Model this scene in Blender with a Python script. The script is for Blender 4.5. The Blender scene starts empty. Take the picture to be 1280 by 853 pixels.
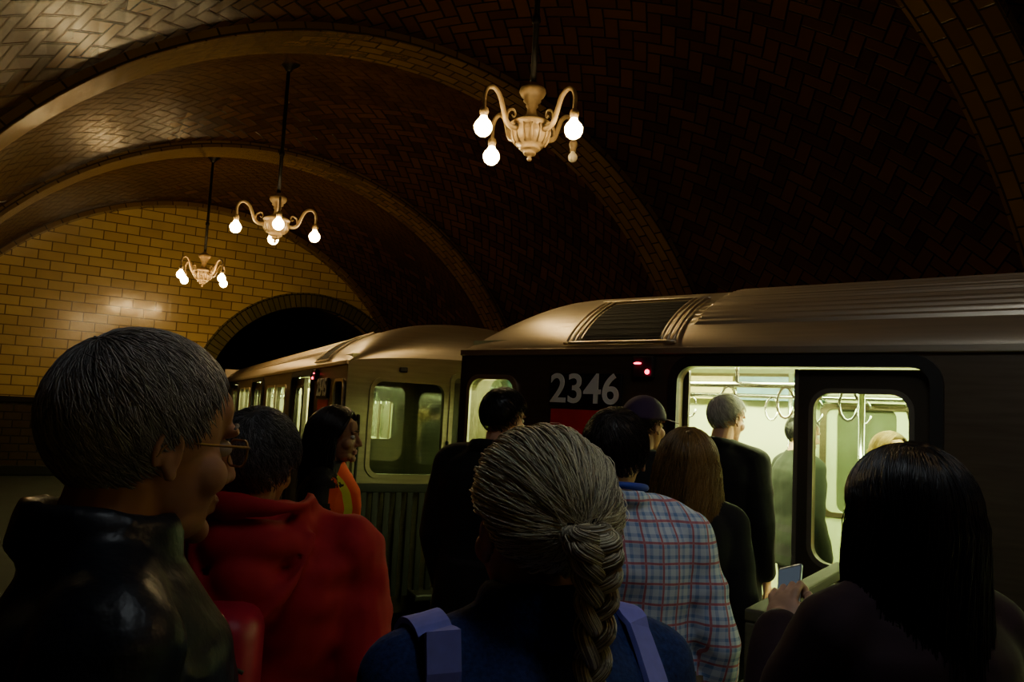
import bpy, bmesh, math, random
import numpy as np
from mathutils import Vector, Matrix, noise
from mathutils.bvhtree import BVHTree
from mathutils.kdtree import KDTree
random.seed(5); rng=np.random.default_rng(5)
D=bpy.data; SC=bpy.context.scene
rad=math.radians

# ------------------------------------------------------------ materials
class NT:
    def __init__(s,m):
        m.use_nodes=True; s.t=m.node_tree; s.t.nodes.clear()
        s.out=s.t.nodes.new('ShaderNodeOutputMaterial')
    def n(s,typ,**k):
        x=s.t.nodes.new(typ)
        for a,b in k.items(): setattr(x,a,b)
        return x
    def link(s,a,b): s.t.links.new(a,b)
    def setv(s,inp,v):
        if isinstance(v,bpy.types.NodeSocket): s.link(v,inp)
        else: inp.default_value=v
    def m(s,op,a,b=None,c=None):
        x=s.n('ShaderNodeMath',operation=op)
        s.setv(x.inputs[0],a)
        if b is not None: s.setv(x.inputs[1],b)
        if c is not None: s.setv(x.inputs[2],c)
        return x.outputs[0]
    def mix(s,f,a,b):
        x=s.n('ShaderNodeMix',data_type='RGBA')
        s.setv(x.inputs[0],f)
        for i,v in ((6,a),(7,b)):
            if isinstance(v,bpy.types.NodeSocket): s.link(v,x.inputs[i])
            else: x.inputs[i].default_value=(v[0],v[1],v[2],1)
        return x.outputs[2]
    def princ(s,col,rough=.5,metal=0,**k):
        p=s.n('ShaderNodeBsdfPrincipled')
        if isinstance(col,bpy.types.NodeSocket): s.link(col,p.inputs['Base Color'])
        else: p.inputs['Base Color'].default_value=(col[0],col[1],col[2],1)
        s.setv(p.inputs['Roughness'],rough); s.setv(p.inputs['Metallic'],metal)
        for a,b in k.items(): s.setv(p.inputs[a.replace('_',' ')],b)
        s.link(p.outputs[0],s.out.inputs[0]); return p
    def bump(s,p,h,st=.3,d=.01):
        b=s.n('ShaderNodeBump'); b.inputs['Strength'].default_value=st; b.inputs['Distance'].default_value=d
        s.link(h,b.inputs['Height']); s.link(b.outputs[0],p.inputs['Normal'])
    def coord(s,kind='Object',scale=(1,1,1),rot=(0,0,0)):
        c=s.n('ShaderNodeTexCoord'); mp=s.n('ShaderNodeMapping')
        mp.inputs['Scale'].default_value=scale; mp.inputs['Rotation'].default_value=rot
        s.link(c.outputs[kind],mp.inputs[0]); return mp.outputs[0]
    def noise(s,vec,scale=5,detail=3):
        x=s.n('ShaderNodeTexNoise'); x.inputs['Scale'].default_value=scale; x.inputs['Detail'].default_value=detail
        s.link(vec,x.inputs[0]); return x.outputs[0]

def mat(name,col,rough=.5,metal=0,ns=8,var=.25,bump=.0,stretch=(1,1,1),bd=.004,**k):
    m=D.materials.new(name); t=NT(m)
    v=t.coord('Object',stretch); n=t.noise(v,ns)
    a=[c*(1-var) for c in col]; b=[min(1,c*(1+var)) for c in col]
    p=t.princ(t.mix(n,a,b),rough,metal,**k)
    if bump: t.bump(p,n,bump,bd)
    return m
def emis(name,col,st):
    m=D.materials.new(name); t=NT(m); e=t.n('ShaderNodeEmission')
    e.inputs[0].default_value=(*col,1); e.inputs[1].default_value=st; t.link(e.outputs[0],t.out.inputs[0]); return m
def glass(name,tint=(.8,.85,.8),refl=.12):
    m=D.materials.new(name); t=NT(m)
    a=t.n('ShaderNodeBsdfTransparent'); a.inputs[0].default_value=(*tint,1)
    g=t.n('ShaderNodeBsdfGlossy'); g.inputs['Roughness'].default_value=.05
    x=t.n('ShaderNodeMixShader'); x.inputs[0].default_value=refl
    t.link(a.outputs[0],x.inputs[1]); t.link(g.outputs[0],x.inputs[2]); t.link(x.outputs[0],t.out.inputs[0]); return m

def herring(name,dark,light,mortar,unit=.15,ang=0.785,rough=.28):
    m=D.materials.new(name); t=NT(m)
    v=t.coord('UV',(1/unit,1/unit,1),(0,0,ang)); sp=t.n('ShaderNodeSeparateXYZ'); t.link(v,sp.inputs[0])
    u,w=sp.outputs[0],sp.outputs[1]
    i=t.m('FLOOR',u); j=t.m('FLOOR',w); fx=t.m('FRACT',u); fy=t.m('FRACT',w)
    k=t.m('FLOORED_MODULO',t.m('SUBTRACT',i,j),4.0)
    q=[t.m('COMPARE',k,float(z),.1) for z in range(4)]
    dl=t.m('MULTIPLY_ADD',q[1],10.,fx); dr=t.m('MULTIPLY_ADD',q[0],10.,t.m('SUBTRACT',1.,fx))
    db=t.m('MULTIPLY_ADD',q[2],10.,fy); dt=t.m('MULTIPLY_ADD',q[3],10.,t.m('SUBTRACT',1.,fy))
    d=t.m('MINIMUM',t.m('MINIMUM',dl,dr),t.m('MINIMUM',db,dt))
    mr=t.n('ShaderNodeMapRange'); t.link(d,mr.inputs[0]); mr.inputs[1].default_value=.03; mr.inputs[2].default_value=.09
    cb=t.n('ShaderNodeCombineXYZ'); t.link(t.m('SUBTRACT',i,q[1]),cb.inputs[0]); t.link(t.m('SUBTRACT',j,q[2]),cb.inputs[1])
    wn=t.n('ShaderNodeTexWhiteNoise',noise_dimensions='2D'); t.link(cb.outputs[0],wn.inputs[0])
    big=t.noise(t.coord('UV'),.8,2)
    f=t.m('MULTIPLY',t.m('ADD',t.m('MULTIPLY',wn.outputs[0],.7),t.m('MULTIPLY',big,.5)),1.)
    col=t.mix(mr.outputs[0],mortar,t.mix(f,dark,light))
    p=t.princ(col,rough); p.inputs['Specular IOR Level'].default_value=.25
    h=t.m('ADD',mr.outputs[0],t.m('MULTIPLY',wn.outputs[0],.25)); t.bump(p,h,.6,.012)
    return m
def bricks(name,a,b,mortar,w,h,coord='Object',rot=(0,0,0),rough=.22,mort=.012,offset=.5,coat=.4):
    m=D.materials.new(name); t=NT(m); v=t.coord(coord,(1,1,1),rot)
    br=t.n('ShaderNodeTexBrick',offset=offset); t.link(v,br.inputs['Vector'])
    br.inputs['Color1'].default_value=(*a,1); br.inputs['Color2'].default_value=(*b,1); br.inputs['Mortar'].default_value=(*mortar,1)
    br.inputs['Scale'].default_value=1; br.inputs['Mortar Size'].default_value=mort; br.inputs['Brick Width'].default_value=w; br.inputs['Row Height'].default_value=h
    br.inputs['Mortar Smooth'].default_value=.3
    n=t.noise(v,1.3,4); n2=t.noise(v,9,2)
    c=t.mix(t.m('MULTIPLY',n,.7),br.outputs[0],[x*.35 for x in a])
    p=t.princ(c,rough); p.inputs['Coat Weight'].default_value=coat; p.inputs['Coat Roughness'].default_value=.12
    t.bump(p,t.m('ADD',t.m('SUBTRACT',1.,br.outputs[1]),t.m('MULTIPLY',n2,.5)),.5,.014)
    return m

# ------------------------------------------------------------ mesh tools
def add(name,V,F,mats,parent=None,smooth=True,fm=None,mw=None,recalc=False):
    me=D.meshes.new(name); me.from_pydata(np.asarray(V,float).tolist(),[],[list(f) for f in F])
    if not isinstance(mats,(list,tuple)): mats=[mats]
    for m in mats: me.materials.append(m)
    if fm is not None: me.polygons.foreach_set('material_index',np.asarray(fm,dtype=np.int32))
    if smooth: me.polygons.foreach_set('use_smooth',[True]*len(me.polygons))
    if recalc:
        b=bmesh.new(); b.from_mesh(me); bmesh.ops.recalc_face_normals(b,faces=b.faces); b.to_mesh(me); b.free()
    me.update()
    o=D.objects.new(name,me); SC.collection.objects.link(o)
    if parent is not None: o.parent=parent
    if mw is not None: o.matrix_local=mw
    return o
def empty(name,mw=None):
    o=D.objects.new(name,None); SC.collection.objects.link(o); o.empty_display_size=.1
    if mw is not None: o.matrix_world=mw
    return o
def merge(parts):
    V=[];F=[];n=0
    for v,f in parts:
        V.append(np.asarray(v,float)); F+= [[i+n for i in q] for q in f]; n+=len(v)
    return np.vstack(V),F
_sc={}
def usph(seg=20,rings=12):
    if (seg,rings) in _sc: return _sc[(seg,rings)]
    V=[(0,0,-1.)]
    for i in range(1,rings):
        a=-math.pi/2+math.pi*i/rings
        for j in range(seg):
            b=2*math.pi*j/seg; V.append((math.cos(a)*math.cos(b),math.cos(a)*math.sin(b),math.sin(a)))
    V.append((0,0,1.)); F=[]
    for j in range(seg): F.append([0,1+(j+1)%seg,1+j])
    for i in range(rings-2):
        for j in range(seg):
            a=1+i*seg+j; b=1+i*seg+(j+1)%seg; F.append([a,b,b+seg,a+seg])
    L=len(V)-1; base=1+(rings-2)*seg
    for j in range(seg): F.append([base+j,base+(j+1)%seg,L])
    _sc[(seg,rings)]=(np.array(V),F); return _sc[(seg,rings)]
def ell(c,r,rot=None,seg=20,rings=12):
    V,F=usph(seg,rings); V=V*np.array(r)
    if rot is not None: V=V@np.array(Matrix.Rotation(rot[0],3,rot[1])).T
    return V+np.array(c),F
def frame(d):
    d=np.array(d,float); d/=np.linalg.norm(d)+1e-9
    h=np.array((0,0,1.)) if abs(d[2])<.9 else np.array((1.,0,0))
    a=np.cross(h,d); a/=np.linalg.norm(a); return a,np.cross(d,a),d
def cap(p1,r1,p2,r2,seg=16):
    V,F=usph(seg,12); a,b,d=frame(np.array(p2)-np.array(p1)); V=V.copy(); up=V[:,2]>=-1e-6
    W=V[:,0:1]*a+V[:,1:2]*b+V[:,2:3]*d
    return np.where(up[:,None],np.array(p2)+W*r2,np.array(p1)+W*r1),F
def chain(pts,rs): return merge([cap(pts[i],rs[i],pts[i+1],rs[i+1]) for i in range(len(pts)-1)])
def box(x0,x1,y0,y1,z0,z1):
    V=[(x,y,z) for x in (x0,x1) for y in (y0,y1) for z in (z0,z1)]
    return np.array(V,float),[[0,1,3,2],[4,6,7,5],[0,4,5,1],[2,3,7,6],[0,2,6,4],[1,5,7,3]]
def bbox_bev(x0,x1,y0,y1,z0,z1,bv=.01,seg=2):
    V,F=box(x0,x1,y0,y1,z0,z1); b=bmesh.new(); vs=[b.verts.new(v) for v in V]
    for f in F: b.faces.new([vs[i] for i in f])
    bmesh.ops.recalc_face_normals(b,faces=b.faces)
    bmesh.ops.bevel(b,geom=b.edges[:],offset=bv,segments=seg,affect='EDGES',profile=.5)
    b.verts.index_update(); V=np.array([v.co[:] for v in b.verts]); F=[[v.index for v in f.verts] for f in b.faces]; b.free(); return V,F
def lathe(prof,seg=24,c=(0,0,0)):
    V=[];F=[];n=len(prof)
    for r,z in prof:
        for j in range(seg):
            a=2*math.pi*j/seg; V.append((c[0]+r*math.cos(a),c[1]+r*math.sin(a),c[2]+z))
    for i in range(n-1):
        for j in range(seg):
            k=(j+1)%seg; F.append([i*seg+j,i*seg+k,(i+1)*seg+k,(i+1)*seg+j])
    F.append(list(range(seg))[::-1]); F.append([(n-1)*seg+j for j in range(seg)])
    return np.array(V),F
def smoothpath(P,n=6):
    P=[np.array(p,float) for p in P]; Q=[P[0]]+P+[P[-1]]; out=[]
    for i in range(1,len(Q)-2):
        for k in range(n):
            t=k/n; a,b,c,d=Q[i-1],Q[i],Q[i+1],Q[i+2]
            out.append(.5*((2*b)+(-a+c)*t+(2*a-5*b+4*c-d)*t*t+(-a+3*b-3*c+d)*t**3))
    out.append(P[-1]); return np.array(out)
def tube(P,r,seg=10,flat=None):
    P=np.array(P,float); n=len(P); rs=np.full(n,r) if np.isscalar(r) else np.interp(np.linspace(0,1,n),np.linspace(0,1,len(r)),r)
    V=[];F=[]; a=None
    for i in range(n):
        d=P[min(i+1,n-1)]-P[max(i-1,0)]; d/=np.linalg.norm(d)+1e-12
        if a is None: a=frame(d)[0]
        a=a-d*np.dot(a,d); a/=np.linalg.norm(a)+1e-12; b=np.cross(d,a)
        for j in range(seg):
            t=2*math.pi*j/seg; V.append(P[i]+rs[i]*(math.cos(t)*a+math.sin(t)*b))
    for i in range(n-1):
        for j in range(seg):
            k=(j+1)%seg; F.append([i*seg+j,i*seg+k,(i+1)*seg+k,(i+1)*seg+j])
    F.append(list(range(seg))[::-1]); F.append([(n-1)*seg+j for j in range(seg)])
    return np.array(V),F
def loft(secs,seg=28,pw=2.4):
    V=[];F=[];n=len(secs)
    for z,rx,ry,xc,yc in secs:
        for j in range(seg):
            a=2*math.pi*j/seg; c,s=math.cos(a),math.sin(a)
            V.append((xc+rx*math.copysign(abs(c)**(2/pw),c),yc+ry*math.copysign(abs(s)**(2/pw),s),z))
    for i in range(n-1):
        for j in range(seg):
            k=(j+1)%seg; F.append([i*seg+j,i*seg+k,(i+1)*seg+k,(i+1)*seg+j])
    F.append(list(range(seg))[::-1]); F.append([(n-1)*seg+j for j in range(seg)])
    return np.array(V),F
def rr(x0,x1,y0,y1,r,n=6):
    P=[]
    for cx,cy,a0 in ((x1-r,y0+r,-90),(x1-r,y1-r,0),(x0+r,y1-r,90),(x0+r,y0+r,180)):
        for k in range(n+1):
            a=rad(a0+90*k/n); P.append((cx+r*math.cos(a),cy+r*math.sin(a)))
    return P
def panel(outer,holes,thick):
    cu=D.curves.new('tmp','CURVE'); cu.dimensions='2D'; cu.fill_mode='BOTH'; cu.extrude=thick/2
    for P in [outer]+holes:
        s=cu.splines.new('POLY'); s.points.add(len(P)-1)
        for i,p in enumerate(P): s.points[i].co=(p[0],p[1],0,1)
        s.use_cyclic_u=True
    ob=D.objects.new('tmp',cu); SC.collection.objects.link(ob); bpy.context.view_layer.update()
    me=D.meshes.new_from_object(ob.evaluated_get(bpy.context.evaluated_depsgraph_get()))
    V=np.array([v.co[:] for v in me.vertices]); F=[list(p.vertices) for p in me.polygons]
    D.objects.remove(ob); D.meshes.remove(me); D.curves.remove(cu); return V,F
def remesh(V,F,vox,it=2):
    me=D.meshes.new('tmp'); me.from_pydata(V.tolist(),[],F); ob=D.objects.new('tmp',me); SC.collection.objects.link(ob)
    m=ob.modifiers.new('r','REMESH'); m.mode='VOXEL'; m.voxel_size=vox
    s=ob.modifiers.new('s','SMOOTH'); s.factor=.5; s.iterations=it
    bpy.context.view_layer.update()
    m2=D.meshes.new_from_object(ob.evaluated_get(bpy.context.evaluated_depsgraph_get()))
    n=len(m2.vertices); A=np.empty(n*3); m2.vertices.foreach_get('co',A); A=A.reshape(-1,3)
    G=[list(p.vertices) for p in m2.polygons]
    D.objects.remove(ob); D.meshes.remove(me); D.meshes.remove(m2); return A,G

# ------------------------------------------------------------ room geometry
O=np.array((.06,6.0)); U=np.array((-.567,.824)); Vv=np.array((.824,.567))
SCN,ZC,RR=.7,.5,5.2
T0,T1=-12.6,13.0
rings=[13.0,8.1,3.2,-1.7,-6.6,-11.5]; RW=.33
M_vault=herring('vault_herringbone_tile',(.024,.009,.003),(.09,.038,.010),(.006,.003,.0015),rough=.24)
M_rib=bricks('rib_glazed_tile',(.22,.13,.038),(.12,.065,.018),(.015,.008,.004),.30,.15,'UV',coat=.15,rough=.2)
M_wall=bricks('cream_wall_tile',(.78,.56,.18),(.62,.42,.12),(.09,.05,.015),.44,.19)
M_wain=bricks('brown_wainscot_tile',(.06,.035,.018),(.045,.025,.012),(.01,.006,.004),.3,.15)
M_green=bricks('green_glazed_tile',(.11,.10,.03),(.17,.14,.045),(.02,.02,.01),.12,.3,'UV')
M_conc=mat('platform_concrete',(.03,.027,.024),.8,0,3,.35,.3)
M_track=mat('track_ballast',(.03,.028,.025),.95,0,20,.5,.8)
M_yellow=mat('dark_edge_paint',(.08,.06,.02),.7,0,6,.5)  # dark, unevenly toned yellow for the platform edge
M_black=mat('black_iron',(.012,.011,.01),.45,.6)
M_dblack=mat('matte_black_rubber',(.006,.006,.006),.8)
def W(s,t,z): p=O+U*t+Vv*s; return (p[0],p[1],z)
def rbay(t):
    for r in rings:
        if abs(t-r)<=RW: return RR,True
    up=[r for r in rings if r>t]; dn=[r for r in rings if r<t]
    a=max(dn)+RW if dn else t-.5; b=min(up)-RW if up else t+.5
    x=(t-a)/(b-a); return RR+.10+.26*math.sin(math.pi*x),False
ts=[]
for t in np.arange(T0,T1+.001,.16): ts.append(float(t))
for r in rings:
    for e in (-RW-.001,-RW+.001,RW-.001,RW+.001):
        if T0<r+e<T1: ts.append(r+e)
ts=sorted(ts)
V=[];UV=[];NP=72; vv=0; pr=None
for t in ts:
    r,_=rbay(t)
    if pr is not None: vv+=math.hypot(t-pr[0],r-pr[1])
    pr=(t,r)
    row=[(SCN+r,-1.3,-2.0)]+[(SCN+r*math.cos(math.pi*k/NP),ZC+r*math.sin(math.pi*k/NP),RR*math.pi*k/NP) for k in range(NP+1)]+[(SCN-r,-1.3,RR*math.pi+2.)]
    for s,z,l in row: V.append(W(s,t,z)); UV.append((l,vv))
F=[];fm=[];R=NP+3
for i in range(len(ts)-1):
    ib=rbay((ts[i]+ts[i+1])/2)[1] or (ts[i+1]-ts[i]<.003)
    for k in range(R-1):
        F.append([i*R+k,(i+1)*R+k,(i+1)*R+k+1,i*R+k+1]); fm.append(1 if ib else 0)
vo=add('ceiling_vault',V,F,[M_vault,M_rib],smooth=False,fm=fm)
ul=vo.data.uv_layers.new(name='UVMap')
for lp in vo.data.loops: ul.data[lp.index].uv=UV[lp.vertex_index]

def wallmat(t): 
    p=O+U*t
    return Matrix(((Vv[0],0,-U[0],p[0]),(Vv[1],0,-U[1],p[1]),(0,1,0,0),(0,0,0,1)))
TC,TZ,TR=3.2,1.55,2.35
arch=[(TC+TR*math.cos(a),TZ+TR*math.sin(a)) for a in np.linspace(0,math.pi,40)]
outer=[(-5.2,-1.3),(TC-TR,-1.3)]+arch[::-1]+[(TC+TR,-1.3),(6.4,-1.3),(6.4,6.4),(-5.2,6.4)]
V,F=panel(outer,[],.3)
V[:,2]-=.15
wall=add('wall_end',V,F,M_wall,smooth=False,mw=wallmat(13.0))
def archband(r0,r1,z0,z1,n=48):
    V=[];F=[];UVs=[]
    for k in range(n+1):
        a=math.pi*k/n
        for r in (r0,r1):
            for z in (z0,z1): V.append((TC+r*math.cos(a),TZ+r*math.sin(a),z)); UVs.append((a*TR*1.0,r+z))
    for k in range(n):
        b=k*4;c=b+4
        F+=[[b,b+1,c+1,c],[b+2,c+2,c+3,b+3],[b+1,b+3,c+3,c+1],[b,c,c+2,b+2]]
    return V,F,UVs
V,F,UVs=archband(TR-.02,TR+.32,-.05,.07)
o=add('trim_tunnel_arch',V,F,M_green,smooth=False,mw=wallmat(13.0))
ul=o.data.uv_layers.new(name='UVMap')
for lp in o.data.loops: ul.data[lp.index].uv=UVs[lp.vertex_index]
V,F=merge([bbox_bev(-5,TC-TR-.05,1.38,1.5,0,.1,.02),bbox_bev(-5,TC-TR-.05,.0,.2,0,.06,.02)])
add('trim_ledge',V,F,M_black,mw=wallmat(13.0),smooth=False)
V,F=box(-5,TC-TR-.05,0,1.4,0,.03); add('wall_wainscot',V,F,M_wain,smooth=False,mw=wallmat(13.0))
A1=rad(-38.75); car1=Matrix.Translation((-.34,5.57,0))@Matrix.Rotation(A1,4,'Z')
u2=np.array((-.415,.91)); a2=math.atan2(-u2[1],-u2[0]); car2=Matrix.Translation((-1.53,7.5,0))@Matrix.Rotation(a2,4,'Z')
V=[];F=[];k2=np.array((u2[0],u2[1],0))
base=[W(TC+TR,13,-1.3)]+[W(p[0],13,p[1]) for p in arch]+[W(TC-TR,13,-1.3)]
for d in np.linspace(0,9,8):
    for b in base: V.append(tuple(np.array(b)+k2*d))
n=len(base)
for i in range(7):
    for k in range(n-1): F.append([i*n+k,i*n+k+1,(i+1)*n+k+1,(i+1)*n+k])
F.append([7*n+k for k in range(n)])
add('wall_tunnel',V,F,mat('tunnel_dark_concrete',(.035,.03,.025),.9,0,3,.4,.4),smooth=False)  # tunnel lining in dark, unevenly toned concrete
V,F=box(-5,6.5,-1.3,6.5,0,.1); add('wall_back',V,F,M_wall,smooth=False,mw=wallmat(T0))
def c1(x,y,z=0): return car1@Vector((x,y,z))
def c2(x,y,z=0): return car2@Vector((-x,y,z))
e=[c1(13,-.08),c1(-.12,-.08),c2(-.1,-.08),c2(12.6,-.08)]
poly=[(p.x,p.y) for p in e]+[W(-4.5,13.0,0)[:2],W(-4.5,-12.5,0)[:2]]
n=len(poly); V=[(x,y,0) for x,y in poly]+[(x,y,-1.25) for x,y in poly]
F=[list(range(n))[::-1],[n+i for i in range(n)]]+[[i,(i+1)%n,n+(i+1)%n,n+i] for i in range(n)]
add('platform_floor',V,F,M_conc,smooth=False,recalc=True)
V=[];F=[]
ee=[c1(12.9,-.09),c1(-.12,-.09),c2(-.1,-.09),c2(12.4,-.09)]; ii=[c1(12.9,-.4),c1(-.2,-.4),c2(-.2,-.4),c2(12.4,-.4)]
for a,b in zip(ee,ii): V+=[(a.x,a.y,.004),(b.x,b.y,.004)]
for k in range(3): F.append([2*k,2*k+2,2*k+3,2*k+1])
add('platform_edge_strip',V,F,M_yellow,smooth=False)
V,F=box(-16,16,-10,26,-1.4,-1.25); add('floor_trackbed',V,F,M_track,smooth=False)

# ------------------------------------------------------------ chandeliers
M_chand=mat('cream_painted_plaster',(.28,.19,.09),.5,0,25,.35,.3)
M_bulb=emis('lit_bulb_glass',(1,.76,.36),80); M_dead=mat('frosted_unlit_bulb',(.75,.66,.5),.25)
M_brass=mat('aged_brass',(.4,.26,.1),.4,.8)
body=[(.002,0),(.014,.006),(.02,.02),(.012,.035),(.022,.045),(.045,.052),(.05,.065),(.04,.075),(.07,.085),(.085,.1),(.075,.112),(.11,.13),(.13,.16),(.145,.2),(.148,.24),(.138,.26),(.16,.272),(.165,.29),(.15,.305),(.10,.33),(.055,.35),(.04,.38),(.034,.42),(.05,.44),(.04,.455),(.07,.48),(.065,.5),(.09,.52),(.105,.55),(.1,.575),(.06,.6),(.03,.615),(.02,.64)]
def chandelier(x,y,z,top,rot,dead=(),pw=30,bm=None):
    e=empty('chandelier',Matrix.Translation((x,y,z))@Matrix.Rotation(rot,4,'Z'))
    parts=[lathe(body,28)]
    for k in range(14):
        a=2*math.pi*k/14; c,s=math.cos(a),math.sin(a)
        parts.append(tube([(c*.115,s*.115,.13),(c*.142,s*.142,.17),(c*.153,s*.153,.22),(c*.15,s*.15,.262)],.008,6))
    arm=smoothpath([(.1,0,.25),(.18,0,.22),(.25,0,.25),(.29,0,.34),(.33,0,.43),(.39,0,.47),(.445,0,.45),(.47,0,.39),(.47,0,.31),(.47,0,.27)],5)
    scr=smoothpath([(.25,0,.26),(.24,0,.33),(.19,0,.36),(.165,0,.33),(.18,0,.3),(.2,0,.315)],5)
    for k in range(4):
        Rm=np.array(Matrix.Rotation(k*math.pi/2,3,'Z'))
        for P,r in ((arm,[.022,.018,.014]),(scr,[.012,.006])):
            v,f=tube(P,r,10); parts.append((v@Rm.T,f))
        v,f=lathe([(.012,.3),(.03,.285),(.036,.26),(.03,.235),(.024,.225),(.024,.2)],16,(.47,0,0)); parts.append((v@Rm.T,f))
    V,F=merge(parts); add('body_and_arms',V,F,M_chand,e)
    rod=top-z
    V,F=merge([tube([(0,0,.62),(0,0,rod)],.024,10),lathe([(.03,rod-.12),(.05,rod-.08),(.12,rod-.02),(.14,rod)],20),lathe([(.02,1.1),(.035,1.12),(.035,1.16),(.02,1.18)],14)])
    add('stem',V,F,M_black,e)
    for k in range(4):
        Rm=Matrix.Rotation(k*math.pi/2,3,'Z'); p=Rm@Vector((.47,0,.14))
        off=k in dead; s=.78 if off else 1.35
        v,f=lathe([(.001,-.052),(.02,-.048),(.038,-.034),(.049,-.01),(.05,.008),(.04,.03),(.024,.047),(.018,.062)],20)
        v=v*s+np.array(p)+(np.array((0,0,.013)) if off else 0)
        add('bulb_%d'%(k+1),v,f,M_dead if off else (bm or M_bulb),e)
        if not off:
            L=D.lights.new('bulb_lamp','POINT'); L.energy=pw; L.color=(1,.50,.12); L.shadow_soft_size=.076
            lo=D.objects.new('bulb_lamp_%d'%(k+1),L); SC.collection.objects.link(lo); lo.parent=e; lo.location=p
    return e
M_bulb2=emis('dim_bulb_glass',(1,.7,.34),14)
CH=[((.06,6.0),rad(41),(0,),13,None),((-2.99,9.7),rad(20),(),18,None),((-5.52,13.95),rad(62),(),58,None)]
for t,rot,pw in ((-4.9,rad(20),8),(-9.6,rad(30),5)):
    p=O+U*t; CH.append(((p[0],p[1]),rot,(),pw,M_bulb2))
for p,rot,dead,pw,bm in CH:
    d=np.array(p)-O; s_=float(d@Vv); t_=float(d@U)
    chandelier(p[0],p[1],3.6,ZC+math.sqrt(rbay(t_)[0]**2-(s_-SCN)**2)+.02,rot,dead,pw,bm)

# skylight on the vault behind/above the viewer
th=math.asin(3.6/5.45); ux=Vector((U[0],U[1],0)); nz=Vector((Vv[0]*-math.sin(th),Vv[1]*-math.sin(th),math.cos(th))); vx=nz.cross(ux)
sp=W(SCN-3.45,-4.9,ZC+3.95)
skm=Matrix(((ux.x,vx.x,nz.x,sp[0]),(ux.y,vx.y,nz.y,sp[1]),(ux.z,vx.z,nz.z,sp[2]),(0,0,0,1)))
sk=empty('skylight',skm)
parts=[box(-.85,.85,-.53,-.5,-.4,.05),box(-.85,.85,.5,.53,-.4,.05),box(-.85,-.82,-.53,.53,-.4,.05),box(.82,.85,-.53,.53,-.4,.05)]+[box(x-.015,x+.015,-.5,.5,-.03,.02) for x in (-.4,0,.4)]+[box(-.8,.8,-.01,.01,-.03,.02)]  # deep dark skirt walls added round the leading to limit the unseen skylight's spread
V,F=merge(parts); add('frame_and_light_skirt',V,F,M_black,sk,smooth=False)
V,F=box(-.82,.82,-.5,.5,.02,.03); add('glass_panes',V,F,emis('daylit_skylight_glass',(.80,.88,.92),6.5),sk,smooth=False)

# ------------------------------------------------------------ subway cars
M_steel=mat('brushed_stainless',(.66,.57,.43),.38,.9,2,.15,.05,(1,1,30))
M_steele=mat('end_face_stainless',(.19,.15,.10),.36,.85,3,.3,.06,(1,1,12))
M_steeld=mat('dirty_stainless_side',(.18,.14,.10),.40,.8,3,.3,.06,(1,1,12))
M_dark=mat('dark_door_rubber',(.015,.014,.013),.5)
M_door=mat('door_leaf_steel',(.09,.075,.055),.4,.7,4,.2)
M_cream=mat('interior_cream_panel',(.70,.76,.42),.4,0,2,.06)
M_ifloor=mat('interior_floor',(.12,.12,.11),.5,0,60,.4)
M_seat=mat('seat_orange_plastic',(.55,.2,.06),.35)
M_chrome=mat('chrome_pole',(.8,.8,.78),.15,1)
M_glass=glass('window_glass'); M_gdark=mat('dark_outside_glass',(.12,.14,.08),.08)  # far panes are opaque; the darkness outside is put into their colour
M_tube=emis('fluorescent_panel',(.88,1,.42),85); M_tube2=emis('fluorescent_panel_dim',(.88,1,.42),50)
M_plate=mat('number_plate_black',(.008,.008,.008),.5); M_num=mat('number_cream',(.98,.96,.84),.5,0,3,.02); M_redstrip=mat('red_sticker',(.85,.02,.015),.5)
M_ads=[mat('ad_card_%d'%i,c,.4,0,14,.5) for i,c in enumerate([(.6,.5,.15),(.12,.25,.35),(.7,.65,.4),(.5,.12,.06),(.15,.35,.12)])]
M_redl=emis('red_marker_lamp',(1,.02,.08),14)
GZ=2.07; M_gask=mat('window_gasket',(.2,.18,.14),.45,.5)
def rz(y,g=1.):
    a=abs(1-y/1.335); a=min(a,1.); return GZ+.50*g*(1-a**2.2)**.7
def gx(x): return .18+.82*math.sqrt(max(0,1-(1-min(x/.6,1))**2))
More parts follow.
